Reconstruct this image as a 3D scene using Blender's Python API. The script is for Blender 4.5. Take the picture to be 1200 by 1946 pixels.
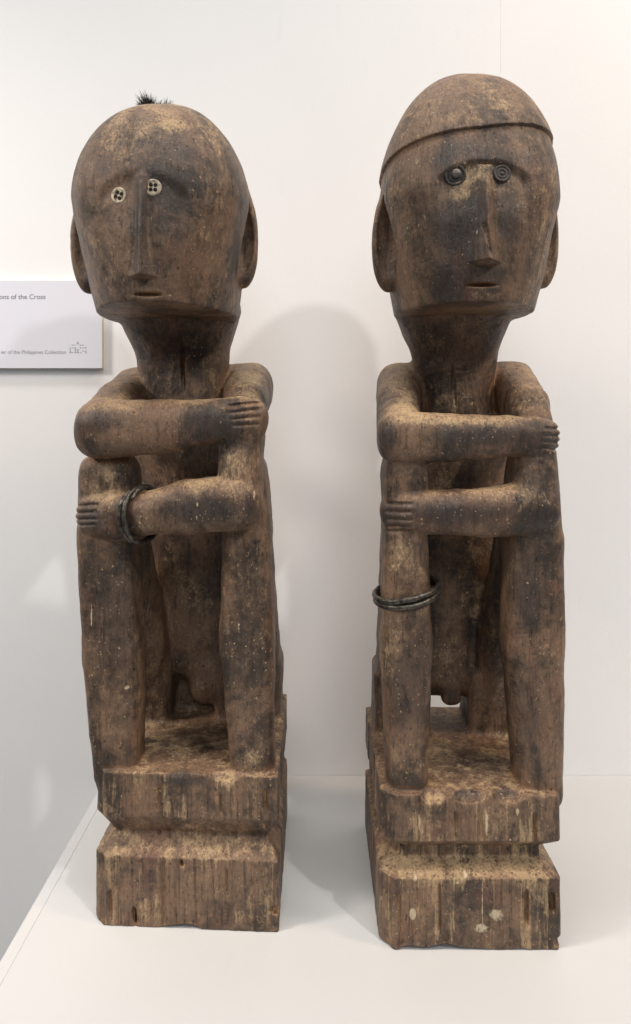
import bpy, math, random
import numpy as np
from mathutils import Vector, Matrix

# ------------------------------------------------------------------ camera, world, lamps, exposure
scene = bpy.context.scene
COL = scene.collection
for _o in list(bpy.data.objects):
    bpy.data.objects.remove(_o, do_unlink=True)

FPX, HOR, CAMD, CAMH = 1300.0, 785.0, 0.5, 0.385      # focal length in photo pixels, horizon row, metres
cam = bpy.data.cameras.new('camera')
cam_o = bpy.data.objects.new('camera', cam)
COL.objects.link(cam_o)
cam_o.location = (0, -CAMD, CAMH)
cam_o.rotation_euler = (math.radians(90), 0, 0)
cam.sensor_fit = 'HORIZONTAL'
cam.sensor_width = 36
cam.lens = 36 * FPX / 1200
cam.shift_y = -(973 - HOR) / 1200
cam.clip_start = 0.01
cam.clip_end = 60
scene.camera = cam_o

world = bpy.data.worlds.new('World')
scene.world = world
world.use_nodes = True
bg = world.node_tree.nodes['Background']
bg.inputs['Color'].default_value = (0.82, 0.91, 1.0, 1)
bg.inputs['Strength'].default_value = 0.17


def spot(name, loc, target, power, color, radius, angle, blend=0.6):
    l = bpy.data.lights.new(name, 'SPOT')
    l.energy = power
    l.color = color
    l.shadow_soft_size = radius
    l.spot_size = math.radians(angle)
    l.spot_blend = blend
    o = bpy.data.objects.new(name, l)
    COL.objects.link(o)
    o.location = loc
    o.rotation_euler = (Vector(target) - Vector(loc)).to_track_quat('-Z', 'Y').to_euler()
    return o


spot('gallery_spotlight', (1.16, -1.36, 1.82), (0, 0.1, 0.36), 64, (1.0, 0.975, 0.93), 0.050, 50)
spot('wall_washer', (-1.15, -0.42, 1.10), (-0.34, 0.225, 0.14), 54, (1.0, 0.90, 0.82), 0.14, 70, 1.0)
spot('wall_washer', (1.10, -0.38, 1.45), (0.34, 0.225, 0.50), 40, (1.0, 0.74, 0.54), 0.12, 60, 1.0)

soft = bpy.data.lights.new('added_front_fill', 'AREA')  # added fill lamp behind the camera, lightens the wall between the figures
soft.shape = 'RECTANGLE'
soft.size, soft.size_y = 1.1, 0.7
soft.energy = 14
soft.color = (0.88, 0.95, 1.0)
soft_o = bpy.data.objects.new('added_front_fill', soft)
COL.objects.link(soft_o)
soft_o.location = (0.05, -2.2, 1.70)
soft_o.rotation_euler = (Vector((0, 0.1, 0.35)) - soft_o.location).to_track_quat('-Z', 'Y').to_euler()

strip = bpy.data.lights.new('ceiling_wall_light', 'AREA')
strip.shape = 'RECTANGLE'
strip.size, strip.size_y = 1.8, 0.2
strip.energy = 36
strip.color = (1.0, 0.925, 0.855)
strip_o = bpy.data.objects.new('ceiling_wall_light', strip)
COL.objects.link(strip_o)
strip_o.location = (-0.1, -0.52, 2.6)
strip_o.rotation_euler = (Vector((0, 0.2, 0.2)) - strip_o.location).to_track_quat('-Z', 'Y').to_euler()

vs = scene.view_settings
vs.view_transform = 'Standard'
vs.look = 'None'
vs.exposure = -0.15
vs.gamma = 1.0
vs.use_curve_mapping = False
scene.render.engine = 'CYCLES'
scene.cycles.use_denoising = True
scene.cycles.max_bounces = 8
scene.cycles.diffuse_bounces = 5

# ------------------------------------------------------------------ helpers


def W(px, py, y):
    """a point of the place, from where it shows in the photograph and how far back it stands"""
    s = FPX / (CAMD + y)
    return np.array([(px - 600) / s, y, CAMH + (HOR - py) / s], dtype=np.float64)


class NT:
    """small node-tree writer"""

    def __init__(self, name):
        self.m = bpy.data.materials.new(name)
        self.m.use_nodes = True
        self.t = self.m.node_tree
        self.t.nodes.clear()
        self.out = self.n('ShaderNodeOutputMaterial')
        self.b = self.n('ShaderNodeBsdfPrincipled')
        self.l(self.b.outputs[0], self.out.inputs['Surface'])
        self.tc = self.n('ShaderNodeTexCoord')

    def n(self, typ, **kw):
        x = self.t.nodes.new(typ)
        for k, v in kw.items():
            setattr(x, k, v)
        return x

    def l(self, a, b):
        self.t.links.new(a, b)

    def put(self, sock, v):
        if hasattr(v, 'is_linked') or hasattr(v, 'links'):
            self.l(v, sock)
        else:
            sock.default_value = v

    def mapping(self, scale, loc=(0, 0, 0)):
        m = self.n('ShaderNodeMapping')
        self.l(self.tc.outputs['Object'], m.inputs['Vector'])
        m.inputs['Scale'].default_value = scale
        m.inputs['Location'].default_value = loc
        return m.outputs[0]

    def noise(self, vec, scale, detail=4, rough=0.55, dist=0.0):
        x = self.n('ShaderNodeTexNoise')
        self.l(vec, x.inputs['Vector'])
        x.inputs['Scale'].default_value = scale
        x.inputs['Detail'].default_value = detail
        x.inputs['Roughness'].default_value = rough
        x.inputs['Distortion'].default_value = dist
        return x.outputs[0]

    def voro(self, vec, scale, feature='F1', out='Distance', rand=1.0):
        x = self.n('ShaderNodeTexVoronoi', feature=feature)
        self.l(vec, x.inputs['Vector'])
        x.inputs['Scale'].default_value = scale
        x.inputs['Randomness'].default_value = rand
        return x.outputs[out]

    def ramp(self, fac, a, b, va=0.0, vb=1.0):
        x = self.n('ShaderNodeMapRange')
        x.interpolation_type = 'SMOOTHSTEP'
        self.l(fac, x.inputs[0])
        x.inputs[1].default_value = a
        x.inputs[2].default_value = b
        x.inputs[3].default_value = va
        x.inputs[4].default_value = vb
        return x.outputs[0]

    def math(self, op, a, b=0.0):
        x = self.n('ShaderNodeMath', operation=op)
        self.put(x.inputs[0], a)
        self.put(x.inputs[1], b)
        return x.outputs[0]

    def mix(self, fac, a, b, blend='MIX'):
        x = self.n('ShaderNodeMix', data_type='RGBA', blend_type=blend)
        self.put(x.inputs[0], fac)
        self.put(x.inputs[6], a if not isinstance(a, tuple) else (*a, 1))
        self.put(x.inputs[7], b if not isinstance(b, tuple) else (*b, 1))
        return x.outputs[2]

    def bump(self, h, strength, dist, prev=None):
        x = self.n('ShaderNodeBump')
        x.inputs['Strength'].default_value = strength
        x.inputs['Distance'].default_value = dist
        self.l(h, x.inputs['Height'])
        if prev is not None:
            self.l(prev, x.inputs['Normal'])
        return x.outputs[0]


def plain(name, col, rough=0.6, metal=0.0, bump=0.0, scale=400, vary=0.0):
    t = NT(name)
    t.b.inputs['Roughness'].default_value = rough
    t.b.inputs['Metallic'].default_value = metal
    n = t.noise(t.tc.outputs['Object'], scale, 4)
    if vary:
        c = t.mix(t.ramp(n, 0.3, 0.7), tuple(x * (1 - vary) for x in col), tuple(min(1, x * (1 + vary)) for x in col))
        t.l(c, t.b.inputs['Base Color'])
    else:
        t.b.inputs['Base Color'].default_value = (*col, 1)
    if bump:
        t.l(t.bump(n, bump, 0.001), t.b.inputs['Normal'])
    return t.m


def make_wood(name, seed, grainy):
    """old carved hardwood: black-brown handling patina, dry ochre dust, fly specks, drips; grainy = weathered vertical grain"""
    t = NT(name)
    off = (seed * 1.37, seed * 0.71, seed * 0.53)
    v = t.mapping((1, 1, 1), off)
    vg = t.mapping((1, 1, 0.06), off)          # grain runs up the log
    vl = t.mapping((1, 1, 0.45), off)
    def attr(nm):
        return t.n('ShaderNodeAttribute', attribute_name=nm).outputs['Fac']
    occ, up, pat, dus, pal = attr('crease'), attr('up'), attr('patina'), attr('dust'), attr('pale')

    def mul(a, b):
        return t.math('MULTIPLY', a, b)

    def add(a, b):
        return t.math('ADD', a, b)

    dark, mid, ochre, red = (0.036, 0.026, 0.020), (0.180, 0.113, 0.072), (0.430, 0.312, 0.182), (0.155, 0.069, 0.046)
    big = t.noise(vl, 24, 7, 0.66, 0.4)
    mot = t.noise(v, 105, 7, 0.72, 0.3)
    grit = t.noise(t.mapping((1, 1, 0.55), off), 620, 5, 0.74)
    grain = t.noise(vg, 330, 5, 0.62, 0.2)
    grain2 = t.noise(vg, 150, 6, 0.66, 0.3)
    s = add(mul(big, 0.64), mul(mot, 0.36))
    c = t.mix(t.ramp(add(s, mul(up, 0.07)), 0.40, 0.60), dark, mid)
    # reddish old wood showing
    r1 = t.noise(t.mapping((1, 1, 0.6), (3.1 + seed, 1, 2)), 34, 6, 0.66)
    c = t.mix(mul(t.ramp(r1, 0.52, 0.68), 0.38), c, red)
    # dry ochre dust: patches, faces that look up, hollows
    d1 = t.noise(t.mapping((1, 1, 0.7), (7.7, seed, 4)), 30, 8, 0.74, 0.4)
    dd = add(d1, mul(add(up, -0.30), 0.10 if grainy else 0.17))
    dd = add(dd, mul(dus, 0.20))
    dd = add(dd, mul(pat, -0.10))
    dd = add(dd, mul(add(grit, -0.5), 0.20 if grainy else 0.40))
    dd = add(dd, mul(add(mot, -0.5), 0.25 if grainy else 0.35))
    if grainy:
        dd = add(dd, mul(add(grain2, -0.50), 1.1))
    c = t.mix(mul(t.ramp(dd, 0.50, 0.78), 0.74), c, ochre)
    # blue-black handling patina
    pm = t.ramp(add(pat, mul(add(mot, -0.5), 1.9)), 0.25, 0.85)
    pm = mul(pm, t.ramp(dd, 0.50, 0.72, 1.0, 0.25))
    c = t.mix(mul(pm, 0.72), c, (0.038, 0.032, 0.031))
    # rust-coloured earth held in the creases
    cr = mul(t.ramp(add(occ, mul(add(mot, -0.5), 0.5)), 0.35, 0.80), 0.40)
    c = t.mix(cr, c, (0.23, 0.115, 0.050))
    # grain tone
    gs = 0.80 if grainy else 0.58
    c = t.mix(mul(t.ramp(grain, 0.52, 0.68), gs), c, t.mix(0.75, c, (0.010, 0.007, 0.006)))
    if grainy:
        c = t.mix(mul(t.ramp(grain2, 0.56, 0.70), 0.42), c, (0.32, 0.215, 0.125))
    # gritty surface: light and dark grains
    c = t.mix(mul(t.ramp(grit, 0.50, 0.70), 0.45), c, t.mix(1.0, c, (1.9, 1.8, 1.65), 'MULTIPLY'))
    c = t.mix(mul(t.ramp(grit, 0.30, 0.50, 1.0, 0.0), 0.50), c, t.mix(1.0, c, (0.40, 0.38, 0.38), 'MULTIPLY'))
    pore = t.ramp(t.noise(t.mapping((1, 1, 0.30), off), 640, 3, 0.6), 0.63, 0.69)
    c = t.mix(mul(pore, 0.75), c, (0.012, 0.008, 0.007))
    # fly specks and flaked spots, uneven in outline
    wob = t.n('ShaderNodeVectorMath', operation='ADD')
    sc = t.n('ShaderNodeVectorMath', operation='SCALE')
    nz = t.n('ShaderNodeTexNoise')
    t.l(v, nz.inputs['Vector'])
    nz.inputs['Scale'].default_value = 700
    t.l(nz.outputs['Color'], sc.inputs[0])
    sc.inputs['Scale'].default_value = 0.0032
    t.l(v, wob.inputs[0])
    t.l(sc.outputs[0], wob.inputs[1])
    speck = None
    for scl, lo, r0, r1_ in ((480, 0.76, 0.03, 0.24), (190, 0.85, 0.01, 0.15)):
        vc = t.n('ShaderNodeTexVoronoi', feature='F1')
        t.l(wob.outputs[0], vc.inputs['Vector'])
        vc.inputs['Scale'].default_value = scl
        sep = t.n('ShaderNodeSeparateColor')
        t.l(vc.outputs['Color'], sep.inputs[0])
        sz = t.ramp(sep.outputs[1], 0.0, 1.0, r0, r1_)
        dot = mul(t.ramp(sep.outputs[0], lo, lo + 0.03), t.ramp(t.math('SUBTRACT', vc.outputs['Distance'], sz), 0.0, 0.06, 1.0, 0.0))
        dot = mul(dot, t.ramp(d1, 0.40, 0.56, 0.35, 1.0))
        speck = dot if speck is None else t.math('MAXIMUM', speck, dot)
    c = t.mix(mul(speck, 0.60), c, (0.56, 0.42, 0.25))
    # small ring-shaped spots
    vd2 = t.n('ShaderNodeTexVoronoi', feature='F1')
    t.l(wob.outputs[0], vd2.inputs['Vector'])
    vd2.inputs['Scale'].default_value = 62
    sep2 = t.n('ShaderNodeSeparateColor')
    t.l(vd2.outputs['Color'], sep2.inputs[0])
    ring = t.ramp(t.math('ABSOLUTE', add(vd2.outputs['Distance'], -0.085)), 0.010, 0.040, 1.0, 0.0)
    ring = mul(ring, t.ramp(sep2.outputs[0], 0.84, 0.87))
    ring = mul(ring, t.ramp(grit, 0.42, 0.55))
    c = t.mix(mul(ring, 0.7), c, (0.42, 0.27, 0.13))
    # lime and paint drips
    pl_ = t.ramp(add(pal, mul(add(mot, -0.5), 1.6)), 0.50, 0.80)
    c = t.mix(mul(mul(pl_, 0.85), t.ramp(grit, 0.30, 0.48)), c, (0.52, 0.44, 0.31))
    c = t.mix(1.0, c, (1.22, 1.19, 1.15), 'MULTIPLY')
    t.l(c, t.b.inputs['Base Color'])
    rough = add(t.ramp(pm, 0.0, 1.0, 0.45, 0.30), mul(t.ramp(dd, 0.50, 0.78), 0.25))
    t.l(rough, t.b.inputs['Roughness'])
    t.b.inputs['Specular IOR Level'].default_value = 0.45
    nb = t.bump(grain, 0.65 if grainy else 0.42, 0.0016)
    nb = t.bump(mot, 0.40, 0.0020, nb)
    nb = t.bump(grit, 0.70, 0.0009, nb)
    nb = t.bump(mul(pore, -1.0), 0.7, 0.0008, nb)
    nb = t.bump(t.math('MAXIMUM', speck, ring), 0.5, 0.0005, nb)
    t.l(nb, t.b.inputs['Normal'])
    return t.m


def make_wall(name, col, scale):
    t = NT(name)
    v = t.tc.outputs['Object']
    n = t.noise(v, 6, 4)
    c = t.mix(t.ramp(n, 0.3, 0.7), tuple(x * 0.975 for x in col), col)
    # faint scuffs and crumbs of dirt
    sc = t.noise(t.mapping((1, 0.25, 0.25)), 60, 6, 0.7)
    c = t.mix(t.math('MULTIPLY', t.ramp(sc, 0.60, 0.78), 0.06), c, (0.35, 0.33, 0.31))
    vc = t.n('ShaderNodeTexVoronoi', feature='F1')
    t.l(v, vc.inputs['Vector'])
    vc.inputs['Scale'].default_value = 42
    sp = t.n('ShaderNodeSeparateColor')
    t.l(vc.outputs['Color'], sp.inputs[0])
    dot = t.math('MULTIPLY', t.ramp(sp.outputs[0], 0.93, 0.94), t.ramp(vc.outputs['Distance'], 0.012, 0.026, 1.0, 0.0))
    c = t.mix(t.math('MULTIPLY', dot, 0.6), c, (0.12, 0.09, 0.07))
    t.l(c, t.b.inputs['Base Color'])
    t.b.inputs['Roughness'].default_value = 0.6
    t.b.inputs['Specular IOR Level'].default_value = 0.3
    t.l(t.bump(t.noise(v, scale, 3), 0.12, 0.0008), t.b.inputs['Normal'])
    return t.m


def link(o, parent=None):
    COL.objects.link(o)
    if parent is not None:
        o.parent = parent
    return o


def tag(o, label=None, cat=None, group=None, kind=None):
    if label:
        o['label'] = label
    if cat:
        o['category'] = cat
    if group:
        o['group'] = group
    if kind:
        o['kind'] = kind
    return o


def mesh_obj(name, verts, faces, mat, parent=None, smooth=False):
    me = bpy.data.meshes.new(name)
    me.from_pydata([tuple(map(float, v)) for v in verts], [], [tuple(f) for f in faces])
    me.validate()
    if smooth:
        me.polygons.foreach_set('use_smooth', [True] * len(me.polygons))
    me.materials.append(mat)
    return link(bpy.data.objects.new(name, me), parent)


def box_obj(name, lo, hi, mat, parent=None, bevel=0.0):
    x0, y0, z0 = lo
    x1, y1, z1 = hi
    v = [(x0, y0, z0), (x1, y0, z0), (x1, y1, z0), (x0, y1, z0), (x0, y0, z1), (x1, y0, z1), (x1, y1, z1), (x0, y1, z1)]
    f = [(0, 3, 2, 1), (4, 5, 6, 7), (0, 1, 5, 4), (1, 2, 6, 5), (2, 3, 7, 6), (3, 0, 4, 7)]
    o = mesh_obj(name, v, f, mat, parent)
    if bevel:
        b = o.modifiers.new('bevel', 'BEVEL')
        b.width = bevel
        b.segments = 3
        b.limit_method = 'ANGLE'
    return o


def tube_mesh(path, radii, seg=12, flat=1.0, closed=False):
    """vertices and faces of a tube along a path"""
    P = [Vector(p) for p in path]
    n = len(P)
    verts, faces = [], []
    ref = Vector((0.13, 0.2, 0.97)).normalized()
    for i, p in enumerate(P):
        a = P[max(i - 1, 0)]
        b = P[min(i + 1, n - 1)]
        tdir = (b - a).normalized()
        u = ref.cross(tdir).normalized()
        w = tdir.cross(u).normalized()
        for k in range(seg):
            an = 2 * math.pi * k / seg
            verts.append(p + u * math.cos(an) * radii[i] + w * math.sin(an) * radii[i] * flat)
    for i in range(n - 1):
        for k in range(seg):
            k2 = (k + 1) % seg
            faces.append((i * seg + k, i * seg + k2, (i + 1) * seg + k2, (i + 1) * seg + k))
    faces.append(tuple(range(seg - 1, -1, -1)))
    faces.append(tuple((n - 1) * seg + k for k in range(seg)))
    return verts, faces


# ------------------------------------------------------------------ the setting
M_wall = make_wall('white_wall_paint', (0.89, 0.89, 0.89), 260)
M_plinth = make_wall('white_plinth_paint', (0.665, 0.67, 0.665), 200)
M_floor = plain('grey_floor', (0.32, 0.31, 0.30), 0.5, vary=0.08, scale=8)

WALL_Y = 0.2265
SEAM_X = 0.1965
wall = box_obj('wall', (-2.6, WALL_Y, -0.9), (SEAM_X - 0.00002, WALL_Y + 0.1, 2.6), M_wall, bevel=0.00025)
tag(wall, kind='structure')
wall2 = box_obj('wall', (SEAM_X + 0.00002, WALL_Y, -0.9), (2.6, WALL_Y + 0.1, 2.6), M_wall, bevel=0.00025)
tag(wall2, kind='structure')
floor = box_obj('floor', (-2.6, -3.0, -1.0), (2.6, WALL_Y - 0.001, -0.9), M_floor)
tag(floor, kind='structure')

PX0 = -0.2215
plinth = bpy.data.objects.new('display_plinth', None)
link(plinth)
plinth.location = (0.3, -0.1, -0.9)
tag(plinth, 'white painted display plinth standing against the wall under both carved figures', 'plinth')
pl = plinth.location


def plinth_part(name, lo, hi, bev):
    return box_obj(name, tuple(lo[i] - pl[i] for i in range(3)), tuple(hi[i] - pl[i] for i in range(3)), M_plinth, plinth, bev)


plinth_part('top_panel', (PX0 + 0.0095, -0.42, -0.018), (0.82, WALL_Y - 0.0003, 0.0), 0.0004)
plinth_part('side_panel', (PX0, -0.42, -0.9), (PX0 + 0.0094, WALL_Y - 0.0003, 0.0), 0.0006)
plinth_part('body', (PX0 + 0.0095, -0.419, -0.9), (0.82, WALL_Y - 0.007, -0.0185), 0.001)

# ------------------------------------------------------------------ implicit carving: distance fields cut out of a grid
f32 = np.float32


def smin(a, b, k):
    h = np.clip(0.5 + 0.5 * (b - a) / k, 0, 1)
    return b + (a - b) * h - k * h * (1 - h)


def perlin(P, seed=0):
    """smooth value noise about -1..1"""
    rng = np.random.RandomState(seed)
    tab = rng.uniform(-1, 1, 4096).astype(f32)
    I = np.floor(P).astype(np.int64)
    F = (P - I).astype(f32)
    F = F * F * (3 - 2 * F)

    def hsh(ix, iy, iz):
        return tab[(ix * 73856093 ^ iy * 19349663 ^ iz * 83492791) & 4095]
    r = 0
    for dx in (0, 1):
        wx = F[:, 0] if dx else 1 - F[:, 0]
        for dy in (0, 1):
            wy = F[:, 1] if dy else 1 - F[:, 1]
            for dz in (0, 1):
                wz = F[:, 2] if dz else 1 - F[:, 2]
                r = r + wx * wy * wz * hsh(I[:, 0] + dx, I[:, 1] + dy, I[:, 2] + dz)
    return r


def cells(P, seed):
    """squared distance to the nearest scattered seed, about 0..1"""
    rng = np.random.RandomState(seed)
    tab = rng.uniform(0, 1, (4096, 3)).astype(f32)
    I = np.floor(P).astype(np.int64)
    F = (P - I).astype(f32)
    best = np.full(len(P), 9.0, dtype=f32)
    for dx in (-1, 0, 1):
        for dy in (-1, 0, 1):
            for dz in (-1, 0, 1):
                o = tab[((I[:, 0] + dx) * 73856093 ^ (I[:, 1] + dy) * 19349663 ^ (I[:, 2] + dz) * 83492791) & 4095]
                q = o + np.array([dx, dy, dz], dtype=f32) - F
                best = np.minimum(best, (q * q).sum(1))
    return np.minimum(best, 1.2)


class Carving:
    def __init__(self, lo, hi, h):
        self.lo = np.array(lo, dtype=np.float64)
        self.h = h
        self.n = np.ceil((np.array(hi) - self.lo) / h).astype(int) + 1
        self.ops = []
        self.parts = []

    def pid(self, name):
        if name not in self.parts:
            self.parts.append(name)
        return self.parts.index(name)

    def add(self, kind, fn, lo, hi, k=0.003, part=None):
        self.ops.append((kind, fn, np.array(lo, dtype=np.float64), np.array(hi, dtype=np.float64), k,
                         self.pid(part) if part else -1))

    # --- shapes
    def limb(self, part, pts, k=0.004, kj=0.0015, u=(1, 0, 0), p=2.3, kind='u'):
        """chain of tapering rounded bars; pts = (point, ru, rv)"""
        for i in range(len(pts) - 1):
            (a, ru0, rv0), (b, ru1, rv1) = pts[i], pts[i + 1]
            a = np.array(a, dtype=f32)
            b = np.array(b, dtype=f32)
            ax = b - a
            L = float(np.linalg.norm(ax))
            ax = ax / L
            uu = np.array(u, dtype=f32)
            uu = uu - ax * float(uu @ ax)
            uu /= np.linalg.norm(uu)
            vv = np.cross(ax, uu)

            def fn(P, a=a, ax=ax, L=L, uu=uu, vv=vv, ru0=ru0, ru1=ru1, rv0=rv0, rv1=rv1):
                q = P - a
                s = q @ ax
                t = np.clip(s / L, 0, 1)
                w = s - t * L
                ru = ru0 + (ru1 - ru0) * t
                rv = rv0 + (rv1 - rv0) * t
                rw = np.minimum(ru, rv)
                g = (np.abs((q @ uu) / ru) ** p + np.abs((q @ vv) / rv) ** p + np.abs(w / rw) ** p) ** (1 / p)
                return (g - 1) * rw
            R = max(ru0, ru1, rv0, rv1)
            self.add(kind, fn, np.minimum(a, b) - R, np.maximum(a, b) + R, k if i == 0 else kj, part)

    def blob(self, part, c, r, k=0.004, kind='u', p=2.0, rot=None):
        c = np.array(c, dtype=f32)
        r = np.array(r, dtype=f32)
        Rm = None if rot is None else np.array(rot, dtype=f32)

        def fn(P):
            q = P - c
            if Rm is not None:
                q = q @ Rm
            q = np.abs(q / r)
            g = (q[:, 0] ** p + q[:, 1] ** p + q[:, 2] ** p) ** (1 / p)
            return (g - 1) * float(r.min())
        R = r if rot is None else np.full(3, r.max())
        self.add(kind, fn, c - R, c + R, k, part)

    def block(self, part, lo, hi, rnd=0.004, k=0.003, kind='u'):
        c = (np.array(lo) + np.array(hi)) / 2
        e = (np.array(hi) - np.array(lo)) / 2 - rnd
        c = c.astype(f32)
        e = e.astype(f32)

        def fn(P):
            q = np.abs(P - c) - e
            return np.sqrt((np.maximum(q, 0) ** 2).sum(1)) + np.minimum(q.max(1), 0) - rnd
        self.add(kind, fn, lo, hi, k, part)

    def groove(self, a, b, depth, w, mask=None):
        """adds a soft cut along the segment a-b (depth measured from the surface)"""
        a = np.array(a, dtype=f32)
        b = np.array(b, dtype=f32)
        ab = b - a
        LL = float(ab @ ab)

        ymax = max(a[1], b[1]) + 0.012
        ab2 = np.array([ab[0], 0, ab[2]], dtype=f32)
        LL2 = float(ab2 @ ab2)

        def fn(P):
            q = P - a
            t = np.clip((q @ ab2) / LL2, 0, 1)
            r = q - t[:, None] * ab2
            d2 = r[:, 0] ** 2 + r[:, 2] ** 2
            end = np.clip(t * 6 + 0.35, 0, 1) * np.clip((1 - t) * 4 + 0.4, 0, 1)
            return depth * end * np.exp(-d2 / (w * w)) * (P[:, 1] < ymax)
        a_, b_ = np.minimum(a, b), np.maximum(a, b)
        a_[1] -= 0.03
        b_[1] += 0.012
        self.add('g', fn, a_ - 3 * w, b_ + 3 * w)

    # --- evaluation
    def solve(self):
        nx, ny, nz = self.n
        h = self.h
        V = np.full((nx, ny, nz), 0.05, dtype=f32)
        ID = np.zeros((nx, ny, nz), dtype=np.int8)
        C = 28
        M = 0.014
        for i0 in range(0, nx, C):
            i1 = min(i0 + C, nx)
            for j0 in range(0, ny, C):
                j1 = min(j0 + C, ny)
                for k0 in range(0, nz, C):
                    k1 = min(k0 + C, nz)
                    clo = self.lo + np.array([i0, j0, k0]) * h
                    chi = self.lo + np.array([i1, j1, k1]) * h
                    act = [o for o in self.ops if np.all(o[2] - M < chi) and np.all(o[3] + M > clo)]
                    if not any(o[0] == 'u' for o in act):
                        continue
                    gx, gy, gz = np.meshgrid(self.lo[0] + h * np.arange(i0, i1), self.lo[1] + h * np.arange(j0, j1),
                                             self.lo[2] + h * np.arange(k0, k1), indexing='ij')
                    P = np.stack([gx.ravel(), gy.ravel(), gz.ravel()], 1).astype(f32)
                    d = np.full(len(P), 0.05, dtype=f32)
                    best = np.full(len(P), 9.0, dtype=f32)
                    idd = np.zeros(len(P), dtype=np.int8)
                    for kind, fn, lo, hi, k, pid in act:
                        if kind == 'g':
                            d = d + fn(P)
                            continue
                        s = fn(P).astype(f32)
                        if kind == 'u':
                            b = s < best
                            idd[b] = pid
                            best = np.minimum(best, s)
                            d = smin(d, s, k)
                        elif kind == 's':
                            d = -smin(-d, s, k)
                        elif kind == 'p':           # relabel only
                            idd[s < 0] = pid
                            continue
                    V[i0:i1, j0:j1, k0:k1] = d.reshape(i1 - i0, j1 - j0, k1 - k0)
                    ID[i0:i1, j0:j1, k0:k1] = idd.reshape(i1 - i0, j1 - j0, k1 - k0)
        self.V, self.ID = V, ID
        return self

    def surface(self):
        """surface nets"""
        V = self.V
        ins = V < 0
        c = np.zeros(tuple(self.n - 1), dtype=np.uint8)
        for dx in (0, 1):
            for dy in (0, 1):
                for dz in (0, 1):
                    c += ins[dx:dx + c.shape[0], dy:dy + c.shape[1], dz:dz + c.shape[2]]
        idx = np.argwhere((c > 0) & (c < 8))
        N = len(idx)
        cell = np.full(c.shape, -1, dtype=np.int32)
        cell[idx[:, 0], idx[:, 1], idx[:, 2]] = np.arange(N)
        cor = [(a, b, d) for a in (0, 1) for b in (0, 1) for d in (0, 1)]
        val = {o: V[idx[:, 0] + o[0], idx[:, 1] + o[1], idx[:, 2] + o[2]] for o in cor}
        acc = np.zeros((N, 3), dtype=np.float64)
        cnt = np.zeros(N)
        for o in cor:
            for ax in range(3):
                if o[ax] == 0:
                    o2 = tuple(1 if q == ax else o[q] for q in range(3))
                    a, b = val[o], val[o2]
                    m = (a < 0) != (b < 0)
                    t = np.where(m, a / np.where(m, a - b, 1), 0)
                    p = np.array(o, dtype=np.float64)[None, :].repeat(N, 0)
                    p[:, ax] += t
                    acc += p * m[:, None]
                    cnt += m
        verts = self.lo + (idx + acc / cnt[:, None]) * self.h
        quads = []
        for ax in range(3):
            s0 = [slice(None)] * 3
            s1 = [slice(None)] * 3
            s0[ax] = slice(0, -1)
            s1[ax] = slice(1, None)
            e = ins[tuple(s0)] != ins[tuple(s1)]
            ee = np.argwhere(e)
            o1, o2 = [(1, 2), (2, 0), (0, 1)][ax]
            ok = (ee[:, o1] > 0) & (ee[:, o2] > 0) & (ee[:, o1] < self.n[o1] - 1) & (ee[:, o2] < self.n[o2] - 1)
            ee = ee[ok]
            fl = ins[ee[:, 0], ee[:, 1], ee[:, 2]]

            def cc(d1, d2):
                q = ee.copy()
                q[:, o1] += d1
                q[:, o2] += d2
                return cell[q[:, 0], q[:, 1], q[:, 2]]
            q = np.stack([cc(-1, -1), cc(0, -1), cc(0, 0), cc(-1, 0)], 1)
            q[~fl] = q[~fl][:, ::-1]
            quads.append(q)
        quads = np.concatenate(quads)
        # keep one continuous body: drop floating crumbs is not needed, but relax the steps of the grid
        e = np.concatenate([quads[:, [0, 1]], quads[:, [1, 2]], quads[:, [2, 3]], quads[:, [3, 0]]])
        for _ in range(1):
            s = np.stack([np.bincount(e[:, 0], verts[e[:, 1], q], minlength=N) for q in range(3)], 1)
            n_ = np.bincount(e[:, 0], minlength=N)[:, None]
            verts = verts + 0.5 * (s / np.maximum(n_, 1) - verts)
        self.verts, self.quads = verts, quads
        return self

    def normals(self):
        v, q = self.verts, self.quads
        n = np.cross(v[q[:, 2]] - v[q[:, 0]], v[q[:, 3]] - v[q[:, 1]])
        out = np.stack([sum(np.bincount(q[:, k], n[:, a], minlength=len(v)) for k in range(4)) for a in range(3)], 1)
        return out / np.maximum(np.linalg.norm(out, axis=1, keepdims=True), 1e-12)

    def sample(self, P):
        q = (P - self.lo) / self.h
        q = np.clip(q, 0, self.n - 1.001)
        i = np.floor(q).astype(int)
        f = q - i
        r = 0
        for a in (0, 1):
            for b in (0, 1):
                for c in (0, 1):
                    w = (f[:, 0] if a else 1 - f[:, 0]) * (f[:, 1] if b else 1 - f[:, 1]) * (f[:, 2] if c else 1 - f[:, 2])
                    r = r + w * self.V[i[:, 0] + a, i[:, 1] + b, i[:, 2] + c]
        return r

    def marks(self, lst, nrm):
        """soft worn or dusty places on the front: (px, py, y, rx, ry, amount), radii in photo pixels"""
        out = np.zeros(len(self.verts))
        for px, py, y, rx, ry, amt in lst:
            c = W(px, py, y)
            s = (CAMD + y) / FPX
            q = (((self.verts[:, 0] - c[0]) / (rx * s)) ** 2 + ((self.verts[:, 2] - c[2]) / (ry * s)) ** 2
                 + ((self.verts[:, 1] - c[1]) / 0.03) ** 2)
            out = np.maximum(out, amt * np.exp(-q ** 1.5))
        return out

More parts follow.
